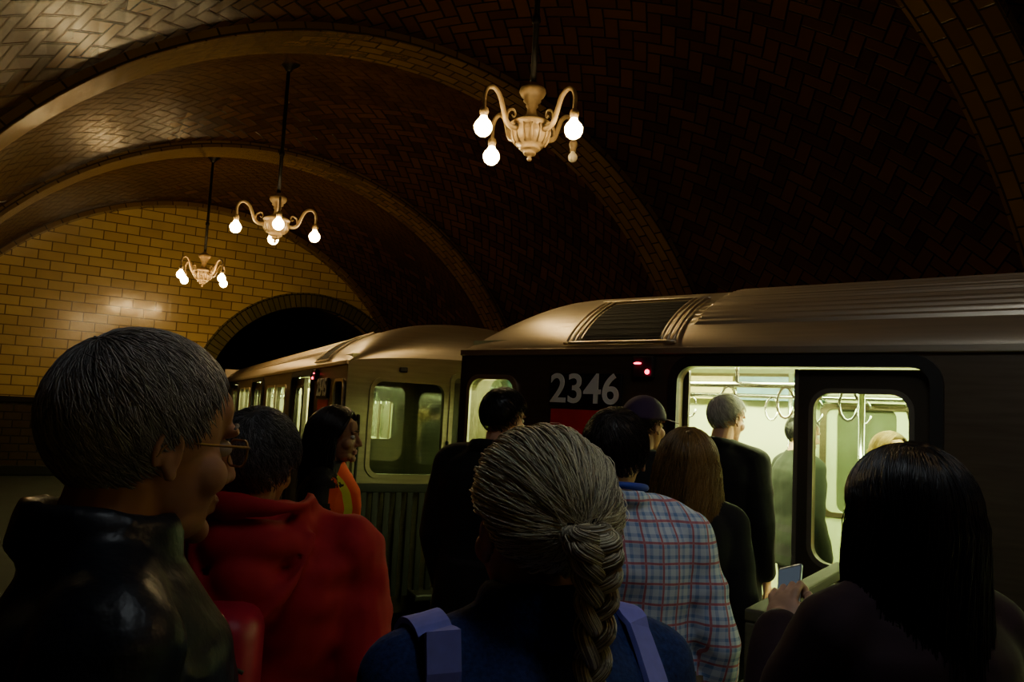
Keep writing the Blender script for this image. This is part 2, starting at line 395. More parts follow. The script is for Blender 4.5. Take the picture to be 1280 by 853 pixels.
def subway_car(mw,sx,L,number,partition,tube_m):
    e=empty('subway_car',mw)
    def put(name,V,F,m,smooth=False,recalc=True,fm=None):
        V=np.array(V,float).copy(); V[:,0]*=sx
        return add(name,V,F,m,e,smooth,fm,recalc=recalc)
    def side(outer,holes,th,y0):
        V,F=panel(outer,holes,th); return np.column_stack([V[:,0],V[:,2]+y0,V[:,1]]),F
    doors=[(1.67,2.96),(5.75,7.04)]+([(9.4,10.69)] if L>11 else [])
    wins=[(3.5,4.3),(4.42,5.22),(7.5,8.2),(8.3,9.0)]
    holes=[rr(a,b,-.01,1.97,.09) for a,b in doors]+[rr(a,b,1.05,1.86,.07) for a,b in wins]+[rr(.1,.48,1.05,1.88,.08)]
    outer=[(0,-.28),(L,-.28),(L,GZ),(0,GZ)]
    put('side_near',*side(outer,holes,.05,.025),M_steeld)
    holes2=[rr(a,b,.0,1.97,.09) for a,b in doors]+[rr(a,b,1.05,1.86,.07) for a,b in wins]
    V1=side(outer,holes2,.05,2.645); put('side_far',*V1,M_cream)
    far=[]
    for a,b in doors: far+= [side(rr(a-.01,b+.01,-.02,1.98,.09),[rr(a+.1,a+.55,1.0,1.84,.07),rr(b-.55,b-.1,1.0,1.84,.07)],.03,2.62)]
    put('doors_far',*merge(far),M_cream)
    put('glass_far',*box(1.6,L-.3,2.63,2.64,.95,1.9),M_gdark)
    put('outer_skin_far',*box(0,L,2.672,2.68,-.28,GZ),M_steeld)
    fr=[]
    for a,b in doors:
        fr.append(side(rr(a-.055,b+.055,-.02,2.03,.14),[rr(a,b,-.01,1.97,.09)],.04,-.012))
    put('door_surrounds',*merge(fr),M_dark)
    fr=[]
    for a,b in wins: fr.append(side(rr(a-.03,b+.03,1.02,1.89,.09),[rr(a,b,1.05,1.86,.07)],.02,-.008))
    fr.append(side(rr(.07,.51,1.02,1.91,.1),[rr(.1,.48,1.05,1.88,.08)],.02,-.008))
    put('window_frames',*merge(fr),M_steel)
    put('window_panes',*merge([box(a,b,.03,.034,1.04,1.87) for a,b in wins+[(.09,.49)]]),M_glass)
    fl=[]
    segs=[(.05,1.6),(3.05,5.68),(7.12,9.3)]
    for a,b in segs:
        for k in range(9): fl.append(bbox_bev(a,b,-.012,.01,.05+k*.09,.09+k*.09,.005,1))
    put('side_fluting',*merge(fl),M_steeld)
    lv=[];lg=[];lr=[]
    for n_,(a,b) in enumerate(doors):
        mid=(a+b)/2
        spans=[(mid,b)] if n_==0 else [(a,mid),(mid,b)]
        for p,q in spans:
            lv.append(side(rr(p+.008,q-.0,.0,1.96,.02),[rr(p+.1,q-.1,.99,1.84,.085)],.035,.045))
            lr.append(side(rr(p+.075,q-.075,.965,1.865,.11),[rr(p+.1,q-.1,.99,1.84,.085)],.012,.024))
            lg.append(box(p+.09,q-.09,.043,.047,.98,1.85)); lr.append(box(p,p+.02,.02,.07,0,1.96))
    lv.append(side(rr(1.12,1.70,.0,1.96,.02),[],.02,.07))
    put('door_leaves',*merge(lv),M_door); put('door_gaskets',*merge(lr),M_gask); put('door_glass',*merge(lg),M_glass)
    # roof; ribs laid out by arc length so they show on the shoulder too
    xs=[0,.01,.03,.06,.1,.14,.19,.25,.31,.38,.46,.6,1.69,1.71]+list(np.arange(2.2,L+.01,.5))
    yf=np.concatenate([np.linspace(0,.2,60)**1.0,np.linspace(.2,2.47,260)[1:],np.linspace(2.47,2.67,60)[1:]]); NY=len(yf)-1
    zf=np.array([rz(y) for y in yf]); arc=np.concatenate([[0],np.cumsum(np.hypot(np.diff(yf),np.diff(zf)))])
    V=[];F=[]
    for x in xs:
        g=gx(x)
        for y,s_ in zip(yf,arc):
            z=rz(y,g)
            if x>=1.7 and .20<s_<arc[-1]-.20:
                ph=(s_/.062)%1; h_=.018*min(1,max(0,(.28-abs(ph-.35))*9)); z+=h_
            V.append((x,y,z))
    for i in range(len(xs)-1):
        for k in range(NY): F.append([i*(NY+1)+k,i*(NY+1)+k+1,(i+1)*(NY+1)+k+1,(i+1)*(NY+1)+k])
    ro=put('roof',V,F,M_steel,True)
    n0=12*NY
    ro.data.polygons.foreach_set('use_smooth',[i<n0 for i in range(len(F))])
    put('gutter',*merge([bbox_bev(-.005,L,-.022,.012,GZ-.03,GZ+.012,.006),bbox_bev(-.005,L,2.66,2.69,GZ-.03,GZ+.012,.006)]),M_steel)
    def patch(x0,x1,y0,y1,off,m,name,nx=2,ny=14):
        V=[];F=[]
        for x in np.linspace(x0,x1,nx):
            for y in np.linspace(y0,y1,ny): V.append((x,y-off*.5,rz(y,gx(x))+off))
        for i in range(nx-1):
            for k in range(ny-1): F.append([i*ny+k,i*ny+k+1,(i+1)*ny+k+1,(i+1)*ny+k])
        put(name,V,F,m)
    patch(.98,1.52,.03,.42,.012,M_dblack,'roof_vent_screen')
    bars=[]
    def rb(x0,y0,x1,y1,r=.011): 
        bars.append(tube([(x0+(x1-x0)*t,y0+(y1-y0)*t-.01,rz(y0+(y1-y0)*t,1)+.015) for t in np.linspace(0,1,12)],r,6))
    for o_ in (0,.04,.08): rb(.96-o_,.01,.96-o_,.46,.009); rb(1.54+o_,.01,1.54+o_,.46,.009)
    rb(.86,.012,1.64,.012,.012); rb(.86,.46,1.64,.46)
    put('roof_vent_frame',*merge(bars),M_steel,True)
    bars=[]
    for y in np.linspace(.05,.4,10): rb(.98,y,1.52,y,.002)
    put('roof_vent_louvres',*merge(bars),M_black,True)
    top=[(y,rz(y,gx(0))) for y in np.linspace(2.67,0,30)]
    o2=[(0,-.28),(2.67,-.28)]+top
    hs=[rr(.26,.97,1.02,1.9,.1),rr(1.07,1.6,.08,1.98,.05),rr(1.7,2.41,1.02,1.9,.1)]
    V,F=panel(o2,hs,.05); put('end_face',np.column_stack([V[:,2]+.02,V[:,0],V[:,1]]),F,M_steele)
    V,F=panel(rr(.22,1.01,.98,1.94,.13),[rr(.26,.97,1.02,1.9,.1)],.03); V=np.column_stack([V[:,2]-.01,V[:,0],V[:,1]]); V2=V.copy(); V2[:,1]=2.67-V2[:,1]
    V3,F3=panel(rr(1.03,1.64,.0,2.02,.07),[rr(1.07,1.6,.08,1.98,.05)],.03); V3=np.column_stack([V3[:,2]-.01,V3[:,0],V3[:,1]])
    put('end_window_frames',*merge([(V,F),(V2,F),(V3,F3)]),M_steele)
    V,F=panel(rr(1.06,1.61,.06,1.99,.05),[rr(1.14,1.53,1.0,1.85,.08)],.03); put('storm_door',np.column_stack([V[:,2]+.03,V[:,0],V[:,1]]),F,M_door)
    put('end_glass',*box(.015,.02,.2,2.45,.97,1.93),M_glass)
    hd=[tube(smoothpath([(-.01,.12,.6),(-.07,.12,.62),(-.07,.12,1.5),(-.01,.12,1.52)],4),.014,8),tube(smoothpath([(-.01,2.55,.6),(-.07,2.55,.62),(-.07,2.55,1.5),(-.01,2.55,1.52)],4),.014,8),tube(smoothpath([(-.01,1.02,.7),(-.06,1.02,.72),(-.06,1.02,1.3),(-.01,1.02,1.32)],4),.012,8)]
    for y in np.linspace(.06,.96,9): hd.append(bbox_bev(-.12,-.09,y,y+.06,-.1,.92,.008))
    hd.append(bbox_bev(-.13,-.08,.03,1.04,.86,.94,.01)); hd.append(bbox_bev(-.13,-.0,.03,.1,.1,.9,.01))
    put('end_handles_and_gates',*merge(hd),M_dblack,True)
    put('end_marker_lamps',*merge([bbox_bev(-.03,.0,.5,.58,2.0,2.05,.01),bbox_bev(-.03,.0,2.1,2.18,2.0,2.05,.01)]),M_dark)
    put('end_rear',*box(L-.03,L,0,2.67,-.28,GZ+.3),M_steel)
    put('end_floor_step',*bbox_bev(-.3,.0,.7,1.97,-.12,-.05,.02),M_dark)
    put('number_plate',*bbox_bev(.775,1.305,-.022,.0,1.715,1.925,.008),M_plate)
    put('red_sticker',*box(.785,1.295,-.006,.001,1.50,1.70),M_redstrip)
    fc=D.curves.new('num','FONT'); fc.body=number; fc.size=.255; fc.extrude=.003; fc.offset=.0035; fc.align_x='CENTER'; fc.align_y='CENTER'
    fo=D.objects.new('car_number',fc); SC.collection.objects.link(fo); fo.parent=e; fo.location=(sx*1.04,-.026,1.82); fo.rotation_euler=(rad(90),0,0); fc.materials.append(M_num)
    put('indicator_housing',*bbox_bev(1.38,1.52,-.04,.0,1.9,2.03,.01),M_dark)
    put('indicator_lamps',*merge([ell((1.485,-.045,1.935),(.014,.01,.014),seg=12,rings=8),ell((1.42,-.045,1.985),(.026,.006,.006),seg=10,rings=6)]),M_redl,True)
    put('interior_floor',*box(.05,L-.05,.05,2.6,-.06,0.0),M_ifloor)
    put('interior_ceiling',*box(.05,L-.05,.05,2.6,2.12,2.15),M_cream)
    x0=1.36 if partition else .1
    put('ceiling_lamps',*merge([box(x0+.1,L-.2,.55,.72,2.095,2.118),box(x0+.1,L-.2,1.95,2.12,2.095,2.118)]),tube_m)
    put('ceiling_centre_duct',*bbox_bev(x0+.05,L-.1,1.12,1.55,2.04,2.13,.03),M_cream)
    mi=[];x=x0+.1;i=0;Vs=[]
    while x<L-.9:
        v,f=box(x,x+.72,2.5,2.58,1.88,2.08); Vs.append((v,f)); mi+= [i%5]*6; x+=.76; i+=1
    V,F=merge(Vs); put('advert_cards',V,F,M_ads,fm=mi)
    if partition: 
        V,F=panel([(.05,0),(2.62,0),(2.62,2.12),(.05,2.12)],[rr(.45,.85,1.3,1.72,.04)],.03); put('cab_partition',np.column_stack([V[:,2]+1.34,V[:,0],V[:,1]]),F,M_steeld)
    seats=[]
    prof=smoothpath([(2.12,.42),(2.14,.46),(2.3,.44),(2.44,.45),(2.5,.52),(2.54,.7),(2.57,.88),(2.6,.9)],3)
    for a,b in [(3.1,5.6),(7.2,9.2)]:
        x=a
        while x+.44<=b:
            V=[];F=[];nx=7
            for kx in range(nx):
                u=kx/(nx-1); dip=-.03*math.sin(math.pi*u)
                for p in prof: V.append((x+.01+.42*u,p[0]-dip*.6,p[1]+dip))
            m=len(prof)
            for kx in range(nx-1):
                for q in range(m-1): F.append([kx*m+q,kx*m+q+1,(kx+1)*m+q+1,(kx+1)*m+q])
            seats.append((V,F)); x+=.44
        seats.append(box(a,b,2.3,2.6,.1,.41))
    put('bench_seats',*merge(seats),M_seat,True)
    P=[]
    for x,y in ((1.5,.3),(2.3,1.33),(3.08,.3),(1.5,2.3),(3.08,2.3),(4.4,1.33),(6.4,1.33)):
        if partition and x<1.6: continue
        P.append(tube([(x,y,0),(x,y,2.11)],.02,10))
    for y in (.5,2.15):
        P.append(tube([(x0+.2,y,1.9),(L-.4,y,1.9)],.018,8))
        for x in np.arange(x0+.5,L-.5,1.2): P.append(tube([(x,y,1.9),(x,y,2.1)],.014,8))
        for x in np.arange(x0+.6,L-.5,.35): P.append(tube([(x+.05*math.cos(a),y,1.80+.09*math.sin(a)) for a in np.linspace(.3,6.0,14)],.009,6))
    for x in (1.5,3.08):
        if partition and x<1.6: continue
        P.append(tube(smoothpath([(x,.3,1.2),(x,.1,1.2)],3),.014,8)); P.append(tube([(x,2.3,1.2),(x,2.58,1.2)],.014,8))
    put('grab_poles',*merge(P),M_chrome,True)
    fm_=[]
    for a,b in wins+doors: 
        fm_.append(side(rr(a-.03,b+.03,.96,1.87,.06),[rr(a+.02,b-.02,1.0,1.83,.06)],.02,2.60))
    put('far_window_frames',*merge(fm_),M_steele)
    wb=[]
    for x in (2.0,3.1,L-3.1,L-2.0):
        for y in (.62,2.05):
            v,f=lathe([(.2,-.05),(.42,-.05),(.43,.03),(.40,.05),(.15,.05)],24); wb.append((np.column_stack([v[:,0]+x,v[:,2]+y,v[:,1]-.72]),f))
        wb.append(tube([(x,.5,-.72),(x,2.2,-.72)],.07,10))
    for a in (1.5,L-3.6): wb+=[box(a,a+2.1,.5,.6,-.8,-.6),box(a,a+2.1,2.08,2.18,-.8,-.6),box(a+.8,a+1.3,.5,2.18,-.7,-.3)]
    wb.append(box(4.5,L-4.2,.5,2.1,-.75,-.28)); put('trucks_and_wheels',*merge(wb),M_black)
    put('underframe',*box(.02,L-.02,.05,2.62,-.3,-.06),M_black)
    return e
subway_car(car1,1,11.5,'2346',False,M_tube)
subway_car(car2,-1,12.8,'2345',True,M_tube2)
parts=[]
for yy in (.62,2.05):
    p=[c1(12,yy,-1.2),c1(3,yy,-1.2),c1(0.5,yy+.0,-1.2),c2(.5,yy,-1.2),c2(3,yy,-1.2),c2(16,yy,-1.2)]
    parts.append(tube(smoothpath([tuple(q) for q in p],6),.045,6))
V,F=merge(parts); add('track_rails',V,F,M_steel)

# ------------------------------------------------------------ people
def skinmat(name,c): return mat(name,c,.55,0,30,.12,.1)
SK_a=skinmat('skin_fair',(.58,.30,.18)); SK_b=skinmat('skin_light',(.5,.29,.19)); SK_c=skinmat('skin_brown',(.30,.14,.075))
M_lip=mat('lips',(.34,.12,.09),.5); M_eye=mat('eye_white',(.6,.57,.52),.2); M_iris=mat('iris',(.03,.02,.015),.15)
def hairm(n,c,r=.45,lo=.5,hi=1.5): return [mat(n+'_%d'%i,[min(.9,x*k) for x in c],r,0,20,.2,.2,(1,1,.3)) for i,k in enumerate((lo,1.,hi))]
H_grey=hairm('grey_hair',(.36,.365,.37),.5,.5,1.5); H_salt=hairm('dark_grey_hair',(.13,.14,.16),.45,.45,1.7); H_black=hairm('black_hair',(.008,.007,.008),.35)
H_blond=hairm('ash_blonde_hair',(.68,.64,.46),.42,.42,1.35); H_brown=hairm('brown_hair',(.18,.10,.03)); H_white=hairm('white_hair',(.5,.47,.4)); H_dbr=hairm('dark_brown_hair',(.03,.022,.018)); H_tan=hairm('fair_hair',(.4,.27,.1))

def build_head():
    P=[ell((0,-.012,.03),(.077,.098,.09),seg=32,rings=24),ell((0,.022,-.028),(.063,.07,.084),seg=28,rings=20),
       ell((0,.032,-.08),(.05,.052,.034)),ell((0,.078,-.098),(.02,.016,.017)),
       ell((.043,.054,-.03),(.024,.028,.026)),ell((-.043,.054,-.03),(.024,.028,.026)),
       ell((.027,.083,.024),(.024,.012,.009)),ell((-.027,.083,.024),(.024,.012,.009)),
       ell((0,.07,.045),(.05,.02,.035)),
       cap((0,.088,.015),.009,(0,.110,-.03),.011,12),ell((.012,.097,-.036),(.008,.01,.0075)),ell((-.012,.097,-.036),(.008,.01,.0075)),
       ell((0,.087,-.06),(.024,.011,.007)),ell((0,.085,-.072),(.021,.012,.007)),
       chain([(0,-.02,-.06),(0,-.035,-.13),(0,-.045,-.22)],[.058,.057,.064])]
    for s in (1,-1):
        P.append(ell((s*.077,-.010,-.010),(.007,.013,.021),(s*.35,'Z')))
        ring=[(s*(.082+.003*math.sin(a)),-.015+.0145*math.cos(a),-.006+.025*math.sin(a)) for a in np.linspace(-.9,3.9,14)]
        P.append(tube(ring,.0045,8)); P.append(ell((s*.079,-.007,-.030),(.006,.008,.009)))
    V,F=merge(P); return remesh(V,F,.0036,3)
HV,HF=build_head(); HFa=[np.mean(HV[f],axis=0) for f in HF]
HFM=[1 if (c[1]>.088 and abs(c[0])<.024 and -.078<c[2]<-.056 ) else 0 for c in HFa]
CC=np.array((0,-.012,.03)); CR=np.array((.077,.098,.09))
def skull(d): return 1/np.sqrt(((d/CR)**2).sum(-1))
def mask(d,lift=0):
    az=np.degrees(np.arctan2(np.abs(d[...,0]),d[...,1])); el=np.degrees(np.arcsin(np.clip(d[...,2],-1,1)))
    thr=np.interp(az,[0,40,65,85,100,115,140,180],[40+lift,38+lift,22+lift*.5,4,-4,-26,-40,-45])
    return np.clip((el-thr)/9+.4,0,1),thr
def nrm(a): return a/(np.linalg.norm(a,axis=-1,keepdims=True)+1e-12)
def strands(name,P,r,mats,parent,mw,seed=0):
    n,m,_=P.shape; T=np.gradient(P,axis=1); T=nrm(T); up=np.array((.3,.2,.93)); A=nrm(np.cross(T,up)); B=np.cross(T,A)
    prof=np.interp(np.linspace(0,1,m),[0,.2,.8,1],[.7,1,.9,.25])*r
    rings=[]
    for k in range(3):
        a=2*math.pi*k/3; rings.append(P+(math.cos(a)*A+math.sin(a)*B)*prof[None,:,None])
    V=np.stack(rings,axis=2).reshape(-1,3)
    idx=np.arange(n*m*3).reshape(n,m,3)
    a=idx[:,:-1,:];b=np.roll(idx,-1,axis=2)[:,:-1,:];c=np.roll(idx,-1,axis=2)[:,1:,:];d=idx[:,1:,:]
    F=np.stack([a,b,c,d],-1).reshape(-1,4)
    g=np.random.default_rng(seed).integers(0,3,n); fm=np.repeat(g,(m-1)*3)
    return add(name,V,F.tolist(),mats,parent,True,fm,mw)
def slerp(a,b,t):
    w=np.arccos(np.clip((a*b).sum(-1),-.999,.999))[:,None,None]; t=t[None,:,None]
    return (np.sin((1-t)*w)*a[:,None,:]+np.sin(t*w)*b[:,None,:])/np.sin(w)
def hair(style,mats,parent,mw,seed=1,n=1400,length=.25,thick=.012,lift=0,wild=0,sl=1.,capm=0):
    g=np.random.default_rng(seed)
    Vd,Fd=usph(64,48); mk,_=mask(Vd,lift)
    th=thick*mk-.014*(1-mk)
    wv=np.array([noise.noise(Vector(v*6)+Vector((seed,0,0)))*.12 for v in Vd])
    V=CC+Vd*(skull(Vd)+th*(1+wv*2))[:,None]
    add('hair_cap',V,Fd,[mats[capm]],parent,True,mw=mw)
    if style=='short':
        d=nrm(g.normal(size=(n*4,3))); k=mask(d,lift)[0]>.5; d=d[k][:n]
        cr=nrm(np.array((.05,-.62,.78))); pts=[]; L=g.uniform(.6,1.2,(len(d),1))*sl; jit=g.normal(size=d.shape)*(.3+wild)
        cl=np.array([[noise.noise(Vector(v*9)+Vector((seed,a,0))) for a in (0,5,9)] for v in d])*.6
        dd=d.copy(); hb=g.uniform(0,.0025,len(d))
        for s in range(6):
            r=skull(dd)+thick*.9+hb+.003*math.sin(s*.55)+s*wild*.002; pts.append(CC+dd*r[:,None])
            tg=-(cr-dd*((dd*cr).sum(-1))[:,None]); tg=nrm(nrm(tg)+jit*.5+cl+np.array((.25,0,0))); dd=nrm(dd+tg*.085*L)
        strands('hair_strands',np.stack(pts,1),.0009,mats,parent,mw,seed)
    if style in('long','bob'):
        sd=g.choice([-1.,1.],n); y0=g.uniform(-.75,.62,n)
        d0=nrm(np.column_stack([sd*g.uniform(.02,.12,n),y0,np.sqrt(1-y0**2)]))
        az=np.radians(np.clip(78+ (1-(y0+.75)/1.37)*102+g.normal(size=n)*12,74,179)); el=np.radians(g.uniform(-28,0,n))
        d1=np.column_stack([sd*np.sin(az)*np.cos(el),np.cos(az)*np.cos(el),np.sin(el)])
        t=np.linspace(0,1,9); S=slerp(d0,nrm(d1),t); li=(thick+g.uniform(-.003,.005,n))[:,None]
        P=CC+S*((skull(S)+li*(.8+.5*t[None,:]))[...,None])
        last=P[:,-1,:]; Ln=length*g.uniform(.85,1.08,n); q=np.linspace(.1,1,11); ph=g.uniform(0,6,n); am=g.uniform(.002,.011,n)
        down=[]
        for k in q:
            z=last[:,2]-Ln*k; sp=1+.14*math.sin(k*2)
            x=last[:,0]*sp+am*np.sin(ph+k*8); y=-.03+(last[:,1]+.03)*(1+.05*k)+am*np.cos(ph+k*6)-.01*k
            down.append(np.column_stack([x,y,z]))
        P=np.concatenate([P,np.stack(down,1)],1)
        strands('hair_strands',P,.0015,mats,parent,mw,seed)
        secs=[(.03,.08,.085,0,-.03),(-.03,.088,.075,0,-.045),(-.08,.09,.062,0,-.055),(-length*.6-.02,.094,.05,0,-.065),(-length-.0,.075,.03,0,-.07),(-length-.04,.04,.015,0,-.07)]
        V,F=loft(secs); add('hair_mass',V,F,[mats[0]],parent,True,mw=mw)
    if style=='pony':
        az=g.uniform(0,180,n); sd=g.choice([-1.,1.],n); thr=np.interp(az,[0,40,65,85,100,115,140,180],[40,38,22,4,-2,-24,-38,-42])+g.uniform(0,10,n)
        el=np.radians(thr); a=np.radians(az); d0=np.column_stack([sd*np.sin(a)*np.cos(el),np.cos(a)*np.cos(el),np.sin(el)])
        tie=nrm(np.array((0,-.98,-.10))); d1=nrm(tie+g.normal(size=(n,3))*.06)
        t=np.linspace(0,1,16); S=slerp(d0,d1,t); li=g.uniform(-.002,.010,n)[:,None]; bulge=np.sin(np.pi*t)**.8
        ph=g.uniform(0,6,(n,1)); wav=.003*np.sin(ph+t[None,:]*g.uniform(5,14,(n,1)))
        P=CC+S*((skull(S)+thick*.6+li+wav+.016*bulge[None,:]+.012*(t**6)[None,:])[...,None])
        P+= (g.normal(size=(n,1,3))*.0015)
        P[:,:,0]+=.005*np.sin(ph+2+t[None,:]*g.uniform(4,10,(n,1)))*bulge[None,:]
        strands('hair_strands',P,.0010,mats,parent,mw,seed)
        m=320; i=g.integers(0,n,m); Q=P[i][:,2:12,:]; off=(Q-CC); Q=CC+off*(1+g.uniform(.02,.13,(m,1,1))*np.linspace(0,1,10)[None,:,None]); strands('hair_flyaways',Q,.0006,[mats[2]]*3,parent,mw,seed)
        T0_=CC+tie*(float(skull(tie))+.024); 
        tb=tube([T0_+np.array((.0225*math.cos(b),-.004+.006*math.sin(b),.0215*math.sin(b)*.9)) for b in np.linspace(0,6.283,24)],.0085,8)
        add('hair_tie',*tb,M_dark,parent,True,mw=mw)
        cl=smoothpath([T0_+np.array((0,.006,.004)),T0_+np.array((0,-.026,-.010)),T0_+np.array((0,-.036,-.05)),T0_+np.array((0,-.030,-.12)),T0_+np.array((-.004,-.026,-.21)),T0_+np.array((-.008,-.028,-.31))],8)
        N=110; cl=np.array([[np.interp(s,np.linspace(0,1,len(cl)),cl[:,c]) for c in range(3)] for s in np.linspace(0,1,N)])
        wsc=np.interp(np.linspace(0,1,N),[0,.08,.22,.5,.9,1],[.55,1.25,1.3,.95,.7,.3])
        AL=[]
        tt=np.linspace(0,1,N)
        for k in range(3):
            th_=2*math.pi*(tt*3.4+k/3)
            lp=cl+np.column_stack([.0185*wsc*np.sin(th_),.012*wsc*np.sin(2*th_),np.zeros(N)])
            v,f=tube(lp,list(.0105*wsc),10); add('braid_core_%d'%k,v,f,[mats[0]],parent,True,mw=mw)
            m=110; ang=g.uniform(0,2*math.pi,m); rr_=g.uniform(.8,1.08,m)
            tw=tt*3
            X=np.cos(ang[:,None]+tw)*rr_[:,None]*.0105*wsc; Y=np.sin(ang[:,None]+tw)*rr_[:,None]*.0105*wsc
            Tn=nrm(np.gradient(lp,axis=0)); A_=nrm(np.cross(Tn,np.array((0,1.,0)))); B_=np.cross(Tn,A_)
            AL.append(lp[None]+X[...,None]*A_[None]+Y[...,None]*B_[None])
        strands('braid_strands',np.concatenate(AL,0),.0010,mats,parent,mw,seed)

def build_hand(curl=.35,spread=1.):
    P=[ell((0,.0,-.05),(.015,.040,.048)),ell((.002,-.012,-.04),(.016,.026,.04)),chain([(0,0,.06),(0,0,0),(0,.0,-.03)],[.027,.025,.024])]
    for y,l,r in ((.030,.070,.0088),(.010,.078,.009),(-.010,.072,.0086),(-.029,.056,.0076)):
        p=np.array((0,y*.9,-.075)); q=np.array((0.,y*1.08*spread,-.093)); P.append(cap(p,r*1.2,q,r*1.05,12)); a=curl*.6
        for s,f in ((.46,1),(.3,1.25),(.24,1.)):
            n_=q+np.array((-math.sin(a),(y*.25)*.2,-math.cos(a)))*l*s; P.append(cap(q,r*(1.05 if s>.4 else .98),n_,r*.93,12)); q=n_; a+=curl*f*1.6
    P.append(chain([(-.004,.024,-.02),(-.014,.045,-.05),(-.022,.050,-.078),(-.028,.046,-.1)],[.016,.0125,.0105,.009]))
    V,F=merge(P); return remesh(V,F,.0034,2)
HAND=build_hand(.35); GRIP=build_hand(.72)

PEOPLE={}
def person(name,x,y,yaw,H,top,bottom,skin,hairstyle,hm,sleeve=None,female=False,bulk=.012,arms=None,hem=.78,head=(0,0,0),hairk=None,collar=0,hood=False,fold=.006,lean=0,headoff=0,grip=None,z=0,hscale=1.,sw=1.):
    k=H/1.72; e=empty(name,Matrix.Translation((x,y,z))@Matrix.Rotation(rad(yaw),4,'Z'))
    w=(.90 if female else 1.)*sw; b=bulk
    secs=[(hem,(.175 if female else .168)+b,.12+b,0,0),(.95,.172+b,.122+b,0,0),(1.08,(.138 if female else .155)+b,.105+b,0,0),(1.2,.162*w+b,.115+b,0,0),(1.30,.182*w+b,.122+b,0,-.003),(1.37,.178*w+b,.11+b,0,-.005),(1.42,.14*w+b,.09+b*.7,0,-.01),(1.46,.09+b*.5,.07+b*.5,0,-.012),(1.50,.066,.062,0,-.015)]
    if hem<.78: secs=[(hem,.19+b,.135+b,0,0)]+[(.9,.178+b,.128+b,0,0)]+secs[1:]
    lab=[]
    def L_(p,l): lab.append((p,l))
    L_(loft(secs),0)
    sh=.182*w
    A={'l':((-sh-.05,-.03,1.10),(-sh-.035,.06,.86)),'r':((sh+.05,-.03,1.10),(sh+.035,.06,.86))}
    if arms: A.update(arms)
    for s,key in ((-1,'l'),(1,'r')):
        S=np.array((s*sh,-.005,1.385)); E,Wr=A[key]
        L_(cap((s*.045,-.015,1.455),.045+b*.3,(s*sh*.92,-.006,1.405),.055+b*.5),0)
        L_(cap(S,.06+b*.7,(S+(np.array(E)-S)*.5),.053+b*.8),1); L_(cap((S+(np.array(E)-S)*.5),.053+b*.8,E,.044+b*.8),1)
        L_(cap(E,.045+b*.8,Wr,.032+b*.8),1)
        hp=np.array((s*.088,0,.88)); kn=np.array((s*.1,.015,.48)); an=np.array((s*.1,-.015,.1))
        L_(cap(hp,.092,kn,.064),2); L_(cap(kn,.062,an,.046),2); L_(ell((s*.1,-.03,.44-.1),(.052,.06,.12)),2)
        L_(merge([ell((s*.105,.055,.04),(.046,.115,.042)),ell((s*.1,-.02,.05),(.04,.055,.05))]),3)
    L_(loft([(.78,.14,.11,0,0),(.9,.165,.12,0,0),(1.0,.155,.11,0,0)]),2)
    if collar:
        n_=18; R=[(.080*math.cos(a),-.022+.080*math.sin(a),1.472+.012*(-math.sin(a))) for a in np.linspace(rad(115),rad(425),n_)]
        for q in range(n_-1): 
            p1,p2=np.array(R[q]),np.array(R[q+1]); up=np.array((0,0,collar))
            L_(merge([cap(p1,.020,p2,.020,10),cap(p1+up,.014,p2+up,.014,10),cap(p1+up*.5,.017,p2+up*.5,.017,10)]),0)
    if hood:
        # slouched hood: rolled rim round the neck, sagging pouch down the back
        L_(merge([ell((0,-.15,1.42),(.135,.08,.06)),ell((0,-.19,1.33),(.085,.065,.09)),ell((.10,-.05,1.465),(.055,.09,.05)),ell((-.10,-.05,1.465),(.055,.09,.05))]),0)
        rim=[(.120*math.cos(a),-.055+.14*math.sin(a),1.515-.0*math.sin(a)) for a in np.linspace(rad(150),rad(390),20)]
        L_(tube(rim,.022,10),0)
        L_(tube(smoothpath([(-.135,-.13,1.46),(-.11,-.2,1.36),(0,-.262,1.26),(.11,-.2,1.36),(.135,-.13,1.46)],6),.018,10),0)
    V,F=merge([p for p,l in lab]); kd=KDTree(len(V)); i=0; LB=[]
    for (v,f),l in lab:
        for q in v: kd.insert(q,i); i+=1; LB.append(l)
    kd.balance()
    V,F=remesh(V,F,.0105,2)
    vl=[LB[kd.find(q)[1]] for q in V]
    me=D.meshes.new('t'); me.from_pydata(V.tolist(),[],F); me.update(); N=np.empty(len(V)*3); me.vertices.foreach_get('normal',N); N=N.reshape(-1,3); D.meshes.remove(me)
    sd=len(PEOPLE)*7.3
    for i_ in range(len(V)):
        if vl[i_]!=3:
            q=V[i_]; f_=noise.fractal(Vector((q[0]*6+q[2]*3+sd,q[1]*6,q[2]*8-q[0]*4)),1.1,2.,2); V[i_]+=N[i_]*f_*fold
    V[:,2]=np.maximum(V[:,2],0)
    if lean: V[:,0]+=lean*np.clip(V[:,2]-.9,0,1)
    fm=[]
    for f in F:
        c=[vl[q] for q in f]; fm.append(max(set(c),key=c.count))
    V=V*k
    bo=add('body',V,F,[top,sleeve or top,bottom,M_dark],e,True,fm)
    bv=BVHTree.FromPolygons(V.tolist(),F)
    hk=(.5+.5*k)*(.95 if female else 1.)*hscale
    hz=H-.12*hk; lx=lean*(hz/k-.9)*k+headoff
    hy,hp_,hr=head
    mw=Matrix.Translation((lx,.012,hz))@Matrix.Translation((0,-.03,-.12))@Matrix.Rotation(rad(hy),4,'Z')@Matrix.Rotation(rad(hp_),4,'X')@Matrix.Rotation(rad(hr),4,'Y')@Matrix.Translation((0,.03,.12))@Matrix.Scale(hk,4)
    add('head',HV,HF,[skin,M_lip],e,True,HFM,mw)
